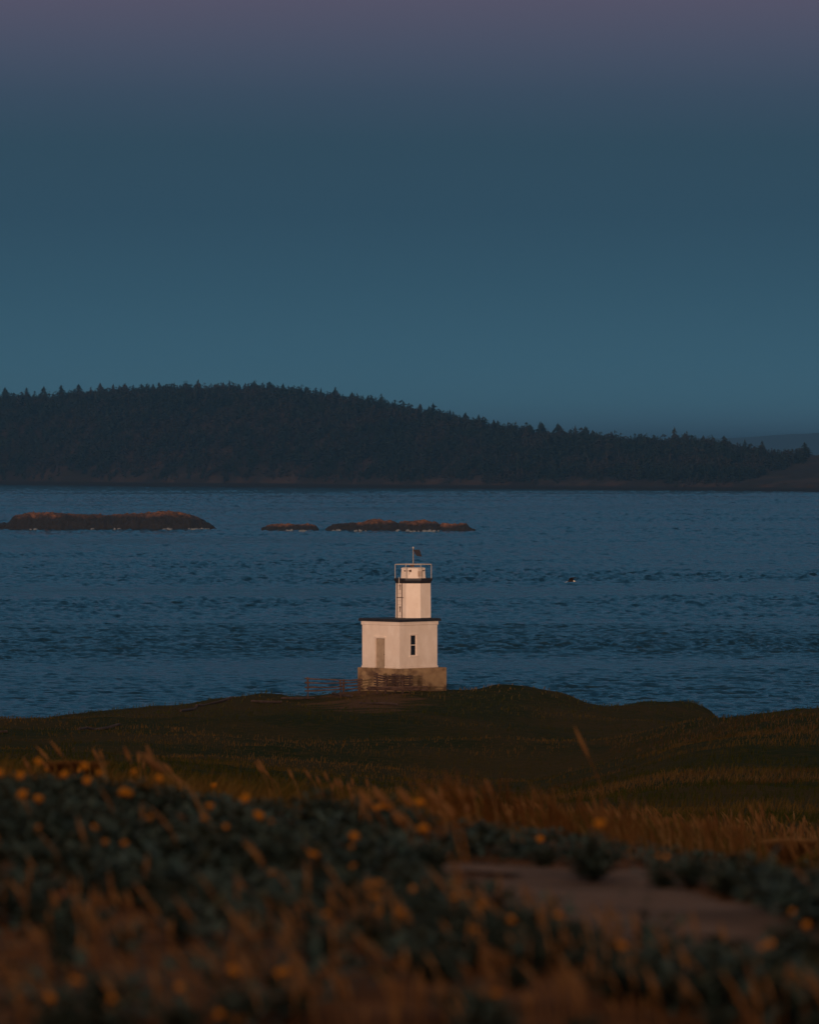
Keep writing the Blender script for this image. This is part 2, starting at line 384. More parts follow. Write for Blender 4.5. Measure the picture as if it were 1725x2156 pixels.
ISL_U = [-700, -300, 0, 100, 200, 300, 400, 500, 600, 700, 800, 900, 1000, 1100, 1200, 1300, 1400, 1450, 1500, 1560, 1620, 1660, 1700, 1725, 1900, 2200]
ISL_Y = [850, 830, 822, 822, 812, 806, 803, 803, 808, 818, 835, 856, 876, 893, 904, 912, 917, 916, 921, 932, 943, 948, 952, 954, 950, 972]
DEPTH = 900.0
def shore_d(u): return CAM_Z * PX / (1020 + 16 * np.clip(u, -700, 2200) / 1725. - HOR)
def tree_cover(u): return np.interp(u, [1500, 1640, 1700, 1760], [30, 20, 8, 0])
ius = np.linspace(-700, 2200, 420)
isy = np.interp(ius, ISL_U, ISL_Y) + tree_cover(ius)
d0 = shore_d(ius)
M['island'] = mat('island_soil', (.010, .008, .007), (.022, .015, .011), .02, 1, c3=(.042, .026, .019), scale3=.02, coord='World')
def island_z(u, d):
    u = np.asarray(u, float); dd = shore_d(u); t = np.clip((d - dd) / DEPTH, 0, 1)
    top = CAM_Z + (HOR - np.interp(u, ius, isy)) / PX * (dd + DEPTH * .5)
    bank = 5.5 * np.clip(t / .02, 0, 1)                       # low rocky bluff along the water
    prof = np.where(t < .5, np.sin(np.clip(t / .5, 0, 1) * math.pi / 2)**1.1, np.cos(np.clip((t - .5) / .5, 0, 1) * math.pi / 2))
    z = bank * (1 - prof) + top * prof
    return z + 2.2 * fbm(u / 14., d / 25., 4) * np.clip(t / .02, 0, 1) - 2.5 * (t <= 0)
TT = np.concatenate([[-.005, 0, .004, .008, .014, .02, .03, .045], np.linspace(.06, 1, 44)])
UU, TG = np.meshgrid(ius, TT); DD = shore_d(UU) + DEPTH * TG
IV = np.stack([(UU - 862.5) / PX * DD, DD, island_z(UU, DD)], -1).reshape(-1, 3)
idx = np.arange(len(IV)).reshape(UU.shape)
isl = np_mesh('island', IV, np.stack([idx[:-1, :-1], idx[:-1, 1:], idx[1:, 1:], idx[1:, :-1]], -1).reshape(-1, 4), M['island'], smooth=True)
tag(isl, kind='structure')
t = M['island'].node_tree; b = t.nodes['Principled BSDF']; src = b.inputs['Base Color'].links[0].from_socket       # wet weed-covered rock below the tide line
g = t.nodes.new('ShaderNodeNewGeometry'); sp = t.nodes.new('ShaderNodeSeparateXYZ'); t.links.new(g.outputs['Position'], sp.inputs[0])
tm = t.nodes.new('ShaderNodeMapRange'); tm.inputs[1].default_value = 3.2; tm.inputs[2].default_value = 4.4; t.links.new(sp.outputs['Z'], tm.inputs[0])
tmx = t.nodes.new('ShaderNodeMix'); tmx.data_type = 'RGBA'; tmx.inputs[6].default_value = (.004, .004, .005, 1); t.links.new(tm.outputs[0], tmx.inputs[0]); t.links.new(src, tmx.inputs[7]); t.links.new(tmx.outputs[2], b.inputs['Base Color'])

# ------------------------------------------------------------------ conifers of the island
def conifer(rnd, tiers=7, n=7):
    """unit conifer: height 1; returns verts, tris. Ragged drooping branch fans around a thin trunk"""
    V = []; F = []
    def tri(a, b, c): k = len(V); V.extend([a, b, c]); F.append((k, k+1, k+2))
    H = 1.0; w0 = rnd.uniform(.22, .38); lean = rnd.uniform(-.03, .03); flat = rnd.random() < .4
    for k in range(4):
        a = k * math.pi / 2; b = a + math.pi / 2
        tri((.018*math.cos(a), .018*math.sin(a), 0), (.018*math.cos(b), .018*math.sin(b), 0), (lean, 0, .97))
    for i in range(tiers):
        f = i / tiers; z = .14 + .86 * f
        w = w0 * ((1 - f)**.75 if not flat else (1 - f**2.5)) + .02
        for k in range(n):
            if rnd.random() < .18: continue
            a = 2*math.pi*(k + rnd.random()) / n; s = w * rnd.uniform(.5, 1.25); da = rnd.uniform(.3, .55)
            zz = z + rnd.uniform(-.05, .05); dr = rnd.uniform(-.01, .05)
            tri((lean*f, 0, zz + .12), (s*math.cos(a-da), s*math.sin(a-da), zz - dr), (s*math.cos(a+da), s*math.sin(a+da), zz - dr*.3))
    tri((-.012+lean, 0, .93), (.012+lean, 0, .93), (lean, 0, 1.03))
    return np.array(V), np.array(F)
rnd = random.Random(5)
CON = [conifer(rnd, rnd.choice([5, 6, 7]), rnd.choice([4, 5])) for _ in range(14)]
M['needles'] = mat('conifer_needles', (.009, .019, .019), (.017, .028, .026), .05, 1, c3=(.028, .026, .022), scale3=.02, coord='World', spec=.1)
M['bark'] = mat('conifer_bark', (.05, .035, .025), (.03, .02, .015), .5, 1)
rs_ = np.random.RandomState(3)
VV = []; FF = []; off = 0
NT = 9500
uu = rs_.uniform(-260, 1735, NT); tt = rs_.uniform(.010, .58, NT)
hh = rs_.uniform(7, 13, NT) + 6*rs_.rand(NT)**4
for u, t, h in zip(uu, tt, hh):
    cov = np.interp(u, [1500, 1600, 1680, 1712], [1, .9, .5, 0])
    if rs_.rand() > cov: continue
    if u > 1560 and t < np.interp(u, [1560, 1725], [.02, .35]): continue
    if t < .05: h *= .7
    if (1180 < u < 1390 and t < .04) or (150 < u < 190 and t < .03): continue
    h *= np.interp(u, [1480, 1640], [1, .7]) * (1 + .2*float(fbm(u/12., t*20, 2)))
    d = float(shore_d(u) + DEPTH * t); z = float(island_z(u, d)) - .5
    v, f = CON[rs_.randint(len(CON))]; a = rs_.rand() * 6.28; s = h * rs_.uniform(1.0, 2.0)
    ca, sa = math.cos(a) * s, math.sin(a) * s
    w = np.stack([v[:, 0]*ca - v[:, 1]*sa + (u - 862.5)/PX*d, v[:, 0]*sa + v[:, 1]*ca + d, v[:, 2]*h + z], -1)
    VV.append(w); FF.append(f + off); off += len(v)
fr = np_mesh('forest', np.vstack(VV), np.vstack(FF), M['needles'])
tag(fr, 'dark conifer forest covering the hill of the far island', 'forest', kind='stuff')
# conifers that stand out on the skyline: one thing each
rnd = random.Random(11)
def skyline_tree(u, top_y, label, w=1.0, kind=0):
    d = float(shore_d(u) + DEPTH * .47); zg = float(island_z(u, d)) - .4
    ztop = CAM_Z + (HOR - top_y) / PX * d; h = max(9, ztop - zg)
    e = empty('conifer_tree', ((u - 862.5)/PX*d, d, zg), rnd.random()*6.28)
    m = MB(); m.tube([(0, 0, 0), (0, 0, h*.5), (0, 0, h*.96)], [.35, .22, .06], 6); m.build('trunk', M['bark'], e)
    v, f = conifer(rnd, 11, 9); q = rnd.uniform(.75, 1.7)*w; v = v * [h*q, h*q, h]
    np_mesh('crown', v[12:], f[4:] - 12, M['needles'], e)
    tag(e, label, 'tree', 'conifers on the island skyline'); return e
SKT = [(10, 812), (28, 822), (55, 815), (92, 812), (128, 810), (165, 806), (190, 812), (211, 800), (238, 808), (262, 805), (322, 803), (345, 804), (366, 800), (385, 802),
       (417, 798), (452, 802), (470, 800), (505, 804), (536, 800), (567, 801), (596, 805), (645, 813), (676, 813), (706, 814), (742, 824), (775, 829), (803, 825), (850, 842), (885, 850),
       (912, 848), (948, 860), (980, 869), (1008, 870), (1040, 880), (1078, 888), (1117, 891), (1140, 886), (1176, 885), (1212, 893), (1234, 895), (1290, 908), (1352, 906), (1378, 909),
       (1421, 898), (1443, 904), (1482, 912), (1526, 913), (1569, 920), (1606, 928)]
for k, (u, y) in enumerate(SKT):
    skyline_tree(u, y + rnd.uniform(1, 9), 'dark conifer poking above the forest on the island skyline')
lone = skyline_tree(1696, 932, 'lone bushy conifer at the right end of the island ridge beside the bare slope', 1.25)
del lone['group']

# ------------------------------------------------------------------ rocks in the strait
def rock_mat():
    m = bpy.data.materials.new('islet_rock'); m.use_nodes = True; t = m.node_tree; b = t.nodes['Principled BSDF']; b.inputs['Roughness'].default_value = .9
    g = t.nodes.new('ShaderNodeNewGeometry'); sp = t.nodes.new('ShaderNodeSeparateXYZ')
    n = t.nodes.new('ShaderNodeTexNoise'); n.inputs['Scale'].default_value = .12; n.inputs['Detail'].default_value = 8; t.links.new(g.outputs['Position'], n.inputs[0])
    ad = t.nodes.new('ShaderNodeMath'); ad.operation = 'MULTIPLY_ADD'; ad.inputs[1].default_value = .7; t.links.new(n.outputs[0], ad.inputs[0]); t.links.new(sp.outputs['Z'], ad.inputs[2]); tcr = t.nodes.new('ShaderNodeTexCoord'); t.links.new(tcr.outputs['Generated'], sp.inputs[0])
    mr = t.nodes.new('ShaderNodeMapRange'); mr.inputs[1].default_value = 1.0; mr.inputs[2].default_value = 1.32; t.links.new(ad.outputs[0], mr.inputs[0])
    mx = t.nodes.new('ShaderNodeMix'); mx.data_type = 'RGBA'; mx.inputs[6].default_value = (.010, .009, .010, 1); mx.inputs[7].default_value = (.19, .082, .038, 1)  # brown tops brightened in the colour as if sunlit, dark wet tide band below
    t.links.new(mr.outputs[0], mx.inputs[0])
    n2 = t.nodes.new('ShaderNodeTexNoise'); n2.inputs['Scale'].default_value = .6; n2.inputs['Detail'].default_value = 8; t.links.new(g.outputs['Position'], n2.inputs[0])
    m2 = t.nodes.new('ShaderNodeMix'); m2.data_type = 'RGBA'; m2.blend_type = 'MULTIPLY'; m2.inputs[0].default_value = 1
    r2 = t.nodes.new('ShaderNodeMapRange'); r2.inputs[1].default_value = .35; r2.inputs[2].default_value = .65; r2.inputs[3].default_value = .35; r2.inputs[4].default_value = 1.3
    t.links.new(n2.outputs[0], r2.inputs[0]); t.links.new(mx.outputs[2], m2.inputs[6]); t.links.new(r2.outputs[0], m2.inputs[7]); t.links.new(m2.outputs[2], b.inputs['Base Color'])
    return m
M['rock'] = rock_mat()
def islet(prof, y_base, depth, label, seed):
    """prof: skyline (u, y); a humped rock with real width and depth standing in the water"""
    d = CAM_Z * PX / (y_base - HOR); us_ = np.linspace(prof[0][0], prof[-1][0], max(30, int((prof[-1][0]-prof[0][0])/2.2)))
    ys_ = np.interp(us_, [p[0] for p in prof], [p[1] for p in prof]); zt = np.maximum(CAM_Z - (ys_ - HOR)/PX*(d + depth*.45), .2)
    x_ = (us_ - 862.5)/PX*(d + depth*.45); L = x_[-1] - x_[0]; s = np.clip(np.minimum(x_ - x_[0], x_[-1] - x_) / (depth*.5), 0.02, 1)
    wid = depth * (.35 + .65*np.sqrt(s)); cx, cy = x_.mean(), d + depth*.45
    n = 17; V = []
    for i, (x, z, w) in enumerate(zip(x_, zt, wid)):
        for j in range(n):
            t = j/(n-1)*2 - 1
            q = (1 - abs(t)**2.4)**.8 if abs(t) < 1 else 0
            zz = -1.5 + (z + 1.5) * q * (1 + (.30*float(fbm(x*.22 + seed, t*4 + seed, 4)) if .05 < q < .97 else 0)) + 1.1 * float(fbm(x*.4 + seed*3, t*7, 4)) * (q > 0)
            V.append((x - cx, t*w*.5*(1 + .25*float(fbm(x*.12 + seed*2, float(j > 8), 3))), zz))
    V = np.array(V); idx = np.arange(len(V)).reshape(len(x_), n)
    F = np.stack([idx[:-1, :-1], idx[1:, :-1], idx[1:, 1:], idx[:-1, 1:]], -1).reshape(-1, 4)
    o = np_mesh('rock_islet', V, [F, idx[0][None, :], idx[-1][None, ::-1]], M['rock'], smooth=False, loc=(cx, cy, 0))
    tag(o, label, 'rock', 'rock islets in the strait'); return o
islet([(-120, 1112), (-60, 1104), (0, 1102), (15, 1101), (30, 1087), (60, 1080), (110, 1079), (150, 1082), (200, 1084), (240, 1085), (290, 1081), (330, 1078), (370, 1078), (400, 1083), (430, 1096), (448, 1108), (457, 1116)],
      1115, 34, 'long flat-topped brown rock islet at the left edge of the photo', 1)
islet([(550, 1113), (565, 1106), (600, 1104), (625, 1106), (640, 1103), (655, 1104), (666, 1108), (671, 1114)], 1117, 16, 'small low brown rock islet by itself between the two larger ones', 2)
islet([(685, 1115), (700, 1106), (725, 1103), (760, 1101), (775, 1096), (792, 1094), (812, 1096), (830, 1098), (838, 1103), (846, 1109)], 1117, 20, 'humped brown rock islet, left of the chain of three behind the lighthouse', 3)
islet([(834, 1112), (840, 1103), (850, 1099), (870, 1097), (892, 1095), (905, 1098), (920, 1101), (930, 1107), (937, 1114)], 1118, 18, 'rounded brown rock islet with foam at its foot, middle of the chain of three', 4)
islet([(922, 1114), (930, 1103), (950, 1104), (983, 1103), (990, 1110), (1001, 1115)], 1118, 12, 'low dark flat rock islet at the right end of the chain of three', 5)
M['foam'] = mat('sea_foam', (.19, .21, .24), (.12, .15, .18), .8, .9, coord='World')
rf = random.Random(4); m = MB()
for (u0, u1, y) in [(60, 75, 1116), (190, 200, 1116), (230, 252, 1116), (345, 362, 1116), (390, 440, 1116), (600, 622, 1118), (632, 650, 1119), (742, 770, 1119), (835, 862, 1119), (865, 925, 1120), (700, 715, 1118)]:
    d = CAM_Z*PX/(y - HOR)
    for k in range(int((u1-u0)/5) + 1):
        u = u0 + rf.random()*(u1-u0); c = at(u, y + rf.uniform(-.7, 1.2), d); c.z = .1
        r0 = rf.uniform(.3, 1.1); hgt = rf.uniform(.6, 1.3)
        ring0 = [(c.x + r0*1.6*math.cos(a)*rf.uniform(.7, 1.2), c.y + r0*2*math.sin(a), 0.0) for a in np.linspace(0, 2*math.pi, 8)[:-1]]
        ring1 = [(c.x + r0*.8*math.cos(a), c.y + r0*math.sin(a), hgt*rf.uniform(.6, 1)) for a in np.linspace(0, 2*math.pi, 8)[:-1]]
        m.prism([ring0, ring1])
fm = m.build('sea_foam', M['foam'], smooth=True); tag(fm, 'white foam breaking at the foot of the rock islets', 'foam', kind='stuff')

# ------------------------------------------------------------------ lighthouse
LD = 443.0
lc = at(842.0, 1405.0, LD)                      # centre of the building at the top of its plinth
lh = empty('lighthouse', lc, R(45)); tag(lh, 'small white lighthouse, octagonal tower on a square blockhouse with dark roof trim and concrete base', 'lighthouse')
# plinth
m = MB(); s = 2.45; c = (.13, -.13)
m.prism([[(c[0]+s, c[1]+s, -3.2), (c[0]-s, c[1]+s, -3.2), (c[0]-s, c[1]-s, -3.2), (c[0]+s, c[1]-s, -3.2)],
         [(c[0]+s, c[1]+s, -.03), (c[0]-s, c[1]+s, -.03), (c[0]-s, c[1]-s, -.03), (c[0]+s, c[1]-s, -.03)],
         [(c[0]+s-.03, c[1]+s-.03, 0), (c[0]-s+.03, c[1]+s-.03, 0), (c[0]-s+.03, c[1]-s+.03, 0), (c[0]+s-.03, c[1]-s+.03, 0)]])
m.build('plinth', M['concrete'], lh)
# blockhouse walls with real openings
a = 2.07; H = 3.6
def wall_hole(m, P, w, h, hole, dep):
    """P(s, z, d): point along the wall, height, depth inwards"""
    y0, y1, z0, z1 = hole
    for (p, q, r, t) in ((-w, y0, 0, h), (y1, w, 0, h), (y0, y1, z1, h)): m.quad(P(p, r, 0), P(q, r, 0), P(q, t, 0), P(p, t, 0))
    if z0 > 0: m.quad(P(y0, 0, 0), P(y1, 0, 0), P(y1, z0, 0), P(y0, z0, 0)); m.quad(P(y0, z0, 0), P(y1, z0, 0), P(y1, z0, dep), P(y0, z0, dep))
    m.quad(P(y0, z0, 0), P(y0, z1, 0), P(y0, z1, dep), P(y0, z0, dep)); m.quad(P(y1, z0, 0), P(y1, z1, 0), P(y1, z1, dep), P(y1, z0, dep))
    m.quad(P(y0, z1, 0), P(y1, z1, 0), P(y1, z1, dep), P(y0, z1, dep))
m = MB()
DOOR = (-.43, .65, 0, 2.30); WIN = (-.86, -.20, .97, 2.57)
wall_hole(m, lambda s_, z, d: (-a + d, s_, z), a, H, DOOR, .22)
wall_hole(m, lambda s_, z, d: (s_, -a + d, z), a, H, WIN, .16)
m.quad((a, -a, 0), (a, a, 0), (a, a, H), (a, -a, H)); m.quad((-a, a, 0), (a, a, 0), (a, a, H), (-a, a, H)); m.quad((-a, -a, H), (a, -a, H), (a, a, H), (-a, a, H))
m.build('wall', M['paint'], lh, recalc=False)
# base flare and cornice, both run round the walls
m = MB()
def band(m, s0, z0, s1, z1, cx=0, cy=0):
    m.prism([[(cx+s0, cy+s0, z0), (cx-s0, cy+s0, z0), (cx-s0, cy-s0, z0), (cx+s0, cy-s0, z0)], [(cx+s1, cy+s1, z1), (cx-s1, cy+s1, z1), (cx-s1, cy-s1, z1), (cx+s1, cy-s1, z1)]])
band(m, a+.035, 3.32, a+.075, 3.38); band(m, a+.06, 3.381, a+.06, H - .001)
m.build('cornice', M['paint'], lh)
def skirt(m, x, y0, y1): m.box((x, (y0+y1)/2, .07), (.05, y1-y0, .14))
m = MB(); o_ = a + .045                     # one strip round the walls, open at the door
loop = [(-a, -.43), (-a, -a), (a, -a), (a, a), (-a, a), (-a, .65)]; loop_o = [(-o_, -.43), (-o_, -o_), (o_, -o_), (o_, o_), (-o_, o_), (-o_, .65)]
m.prism([[(p[0], p[1], .002), (q[0], q[1], .002), (q[0], q[1], .12), (p[0], p[1], .16)] for p, q in zip(loop, loop_o)])
m.build('skirting', M['paint'], lh)
m = MB(); band(m, 2.28, 3.61, 2.28, 3.80); band(m, 2.25, 3.801, 2.20, 3.84); m.build('roof', M['trim'], lh)
# door
m = MB(); m.box((-a+.16, .11, 1.14), (.06, 1.06, 2.28)); dr = m.build('door', M['door'], lh)
m = MB()
for (yc, zc, w_, h_) in ((-.14, .6, .38, .8), (.36, .6, .38, .8), (-.14, 1.6, .38, .8), (.36, 1.6, .38, .8)): m.box((-a+.125, yc, zc), (.012, w_, h_), bevel=.004)
m.build('door_panel', M['door'], dr)
m = MB(); m.tube([(-a+.11, -.32, 1.05), (-a+.06, -.32, 1.05)], .03, 8); m.tube([(-a+.07, -.32, 1.05), (-a+.07, -.2, 1.05)], .012, 6); m.build('handle', M['rust'], dr)
m = MB(); m.box((-a-.06, .11, 2.40), (.14, 1.30, .10), bevel=.01); m.build('lintel', M['paint'], lh)
# window
wf = MB()
for (x0, x1, z0, z1) in ((-.86, -.82, .97, 2.57), (-.24, -.20, .97, 2.57), (-.82, -.24, .97, 1.01), (-.82, -.24, 2.53, 2.57), (-.82, -.24, 1.76, 1.82)):
    wf.box(((x0+x1)/2, -a+.11, (z0+z1)/2), (x1-x0, .05, z1-z0))
wo = empty('window', (0, 0, 0)); wo.parent = lh
wf.build('frame', M['paint'], wo)
for z0, z1 in ((1.01, 1.76), (1.82, 2.53)):
    m = MB(); m.box((-.53, -a+.125, (z0+z1)/2), (.58, .012, z1-z0)); m.build('pane', M['glass'], wo)
m = MB(); m.box((-.53, -a-.03, .93), (.98, .16, .075), bevel=.01); m.build('sill', M['paint'], wo)
m = MB(); m.box((-.53, -a-.03, 2.62), (.86, .07, .05), bevel=.006); m.build('drip_mould', M['paint'], wo)
# tower
tx, ty = .742, -.742
m = MB(); m.prism([oct_ring(tx, ty, 1.375, 3.83), oct_ring(tx, ty, 1.35, 6.60)]); m.build('tower', M['paint'], lh)
m = MB(); m.prism([oct_ring(tx, ty, 1.42, 3.80), oct_ring(tx, ty, 1.42, 3.88)]); m.build('flashing', M['trim'], lh)
m = MB(); m.prism([oct_ring(tx, ty, 1.36, 6.56), oct_ring(tx, ty, 1.37, 6.60), oct_ring(tx, ty, 1.44, 6.74), oct_ring(tx, ty, 1.49, 6.80), oct_ring(tx, ty, 1.49, 6.95)]); m.build('gallery', M['trim'], lh)
m = MB(); m.prism([oct_ring(tx, ty, .96, 6.951), oct_ring(tx, ty, .91, 7.66), oct_ring(tx, ty, .93, 7.661), oct_ring(tx, ty, .93, 7.73), oct_ring(tx, ty, .80, 7.78)]); hut = m.build('lantern_house', M['paint'], lh)
# things fixed to the lantern house (front side faces local (-1,-1))
q45 = Matrix.Rotation(R(-45), 3, 'Z')
def wl(x, y, z): v = q45 @ Vector((x, y, 0)); return Vector((tx + v.x, ty + v.y, z))      # camera-facing coordinates round the tower axis
for (x0, w_) in ((-.67, .05), (-.25, .085)):
    m = MB(); yy = -.98; m.tube([wl(x0-w_, yy, 7.53), wl(x0+w_*.2, yy, 7.53), wl(x0+w_, yy, 7.53)], [w_*.6, w_*1.0, w_*1.25], 10); m.build('floodlight', M['rust'], hut)
m = MB(); m.tube([wl(-.66, -.97, 7.53), wl(-.30, -.97, 7.53)], .015, 6); m.tube([wl(-.30, -.97, 7.45), wl(-.30, -.94, 7.20)], .012, 6); m.build('conduit', M['rust'], hut)
m = MB(); m.tube([wl(.72, -.82, 7.53), wl(.84, -.72, 7.56)], [.03, .04], 8); m.build('lamp', M['rust'], hut)
M['grille'] = mat('vent_grille', (.42, .30, .22), (.30, .2, .14), 8, .7)
m = MB()
r_ = Matrix.Rotation(R(-45 + 0), 3, 'Z')
for k in range(7): m.box(wl(.49, -.945, 7.12 + k*.06), (.26, .04, .035), rot=r_)
m.build('vent', M['grille'], hut)
# railing of the gallery
rl = empty('railing', (0, 0, 0)); rl.parent = lh
pr = oct_ring(tx, ty, 1.41, 6.94); 
for p in pr:
    m = MB(); m.tube([p, (p[0], p[1], 8.01)], .024, 6); m.build('post', M['rail'], rl)
m = MB()
for i in range(8):
    p, q = pr[i], pr[(i+1) % 8]; m.tube([(p[0], p[1], 8.02), (q[0], q[1], 8.02)], .026, 6)
m.build('handrail', M['rail'], rl)
# ladder on the front left facet
lad = empty('ladder', (0, 0, 0)); lad.parent = lh
def lp(s_, z, o_=.13):                          # facet whose normal is 45 degrees left of the camera = local -X
    return (tx - 1.375 - o_, ty + s_, z)
s0, s1 = 1.375*math.tan(R(22.5)) - .30, 1.375*math.tan(R(22.5)) - .82
def world_x_to_s(xw):  # camera-facing x offset from the tower axis -> position along local y on that facet
    return -xw/.7071 - (1.375 + .13)
sa, sb = world_x_to_s(-1.27), world_x_to_s(-.90)
for s_ in (sa, sb):
    m = MB(); m.tube([lp(s_, 3.84), lp(s_, 6.62)], .026, 6); m.build('ladder_rail', M['rust'], lad)
for k in range(9):
    m = MB(); m.tube([lp(sa, 4.05 + k*.29), lp(sb, 4.05 + k*.29)], .010, 5); m.build('rung', M['rail'], lad)
m = MB(); m.box(lp((sa+sb)/2 - .06, 5.46, .13), (.03, abs(sa-sb) + .22, .045)); m.box(lp(sb, 5.46, .06), (.13, .04, .03)); m.box(lp(sa, 5.46, .06), (.13, .04, .03)); m.build('bracket', M['rust'], lad)
mid = (sa+sb)/2
m = MB(); m.tube([lp(mid, 4.35, .06), lp(mid, 4.75, .06)], [.02, .03], 6); m.box(lp(mid, 4.72, .06), (.04, .18, .06)); m.build('safety_catch', M['rust'], lad)
m = MB(); m.tube([lp(mid, 6.05, .06), lp(mid, 6.5, .06)], .022, 6); m.box(lp(mid, 6.38, .06), (.03, .14, .05)); m.build('safety_catch', M['rust'], lad)
m = MB(); m.tube([lp(mid, 6.56, .16), lp(mid, 7.05, .16)], .03, 6); m.build('grab_rail', M['rail'], lad)
# mast with beacon and solar panel
mast = empty('mast', (tx, ty, 7.78), R(-45)); mast.parent = lh
m = MB(); m.tube([(0, 0, 0), (0, 0, 1.50)], .032, 8); m.build('pole', M['door'], mast)
m = MB(); m.box((-.09, 0, .13), (.34, .2, .14), bevel=.02); m.build('battery_box', M['rust'], mast)
m = MB(); m.tube([(0, 0, 1.50), (0, 0, 1.53), (0, 0, 1.54), (0, 0, 1.61)], [.10, .10, .05, .04], 10); m.build('beacon', M['rail'], mast)
m = MB()
c4 = [(-.02, -.10, 1.385), (.50, -.02, 1.385), (.67, -.30, .86), (.26, -.36, .92)]
n_ = (Vector(c4[1])-Vector(c4[0])).cross(Vector(c4[2])-Vector(c4[0])).normalized()*.035
m.prism([c4, [tuple(Vector(p)+n_) for p in c4]]); pn = m.build('solar_panel', M['panel'], mast)
m = MB(); m.tube([(0, 0, 1.3), (.25, -.12, 1.17)], .015, 6); m.tube([(0, 0, 1.05), (.3, -.2, 1.05)], .015, 6); m.build('strut', M['rust'], mast)

# ------------------------------------------------------------------ split rail fences
rw = random.Random(21)
def rail(m, p, q, r0=.062):
    p = Vector(p); q = Vector(q); k = 5; pts = []
    for i in range(k):
        f = i/(k-1); v = p.lerp(q, f); pts.append(v + Vector((0, rw.uniform(-.02, .02), rw.uniform(-.02, .02) - .03*math.sin(math.pi*f))))
    m.tube(pts, [r0*rw.uniform(.8, 1.15) for _ in pts], 6, jit=.12, rnd=rw)
def fence(pts, heights, label, nrail=4, y0=1452, dbl=()):
    b = Vector(pts[0][0]); 
    root = empty('rail_fence', pts[0][0]); tag(root, label, 'fence', 'split rail fences by the lighthouse')
    for i, (p, h) in enumerate(zip([p_[0] for p_ in pts], heights)):
        m = MB(); l = Vector(p) - b
        for o_ in ((-.09, .09) if i in dbl else (0,)):
            m.tube([l + Vector((o_*1.3, o_, -.5)), l + Vector((o_*1.3 + .01, o_, h*.6)), l + Vector((o_*1.3 + rw.uniform(-.03, .03), o_, h))], [.09, .085, .075], 7, jit=.1, rnd=rw)
        m.build('post', M['wood'], root)
    for i in range(len(pts)-1):
        p, q = Vector(pts[i][0]) - b, Vector(pts[i+1][0]) - b
        for k in range(nrail):
            z = .14 + k * (heights[i]-.22)/(nrail-1)
            z2 = .14 + k * (heights[i+1]-.22)/(nrail-1)
            if nrail == 4 and k == 1 and i == 0: z -= .05
            m = MB(); rail(m, p + Vector((-.22, rw.uniform(-.06, .06), z)), q + Vector((.22, rw.uniform(-.06, .06), z2 + rw.uniform(-.05, .03))))
            m.build('rail', M['wood'], root)
    return root
def gp(u, y, d): v = at(u, y, d); return v
fence([(gp(648, 1459, 438),), (gp(720, 1455, 437),), (gp(757, 1451, 437.5),)], [1.20, .90, .82], 'low brown split rail fence left of the lighthouse base, against the water', 4, dbl=(1,))
ms = [(794, 1452, 436.5), (812, 1450, 435.2), (832, 1450, 436.6), (848, 1451, 435.4), (863, 1452, 436.6)]
fence([(gp(*k),) for k in ms], [1.28, 1.0, 1.15, 1.05, 1.12], 'zigzag stacked split rail fence in front of the concrete base', 6)
def log_pile(u0, u1, y, d, n, label):
    root = empty('log_pile', gp((u0+u1)/2, y, d)); tag(root, label, 'log pile'); b = root.location
    for k in range(n):
        x0 = rw.uniform(u0, (u0+u1)/2 - 8); x1 = rw.uniform((u0+u1)/2 + 6, u1); m = MB()
        yy = y - rw.uniform(0, 9); rail(m, gp(x0, yy, d - rw.uniform(0, .8)) - b, gp(x1, yy + rw.uniform(-2, 4), d - rw.uniform(0, .8)) - b, .065); m.build('rail', M['wood'], root)
log_pile(768, 903, 1453, 434.6, 9, 'heap of fallen weathered rails at the foot of the zigzag fence')

# driftwood and fence rails lying in the headland grass
LOGS = [((530, 1478), (592, 1479.5), 'pale weathered log in the grass left of the rail fence'), ((592, 1473), (662, 1471), 'grey log lying just below the rail fence'),
        ((413, 1487), (486, 1471), 'long pale log lying along the left slope near the skyline'), ((380, 1498), (414, 1490), 'short brown log below the long pale one on the left slope'),
        ((165, 1537), (250, 1527), 'pale log lying above the dark hollow at far left'), ((-14, 1545), (13, 1543), 'short white log cut by the left edge of the photo'),
        ((757, 1483), (838, 1485), 'long grey log below the lighthouse mound'), ((700, 1462), (742, 1468), 'thin brown rail half sunk in the mound under the fence')]
for (p, q, lab) in LOGS:
    u = np.linspace(p[0], q[0], 6); yy = np.linspace(p[1], q[1], 6)
    w_ = [on_ground(a_, b_, .05, 200, 441) for a_, b_ in zip(u, yy)]
    dm = sum(v.y for v in w_)/6
    if max(v.y for v in w_) - min(v.y for v in w_) > 25:                    # keep the log one straight piece lying on the slope
        w_ = [Vector(((a_-862.5)/PX*dm, dm, float(ground_z((a_-862.5)/PX*dm, dm)))) for a_ in u]
    P, Q = w_[0], w_[-1]; m = MB(); pts = []
    for i in range(6):
        v = P.lerp(Q, i/5); v.z = float(ground_z(v.x, v.y)) + .10; pts.append(v - P)
    m.tube(pts, [.085*rw.uniform(.8, 1.2) for _ in pts], 7, jit=.15, rnd=rw)
    o = m.build('driftwood_log', M['drift'], loc=P, smooth=False); tag(o, lab, 'log')

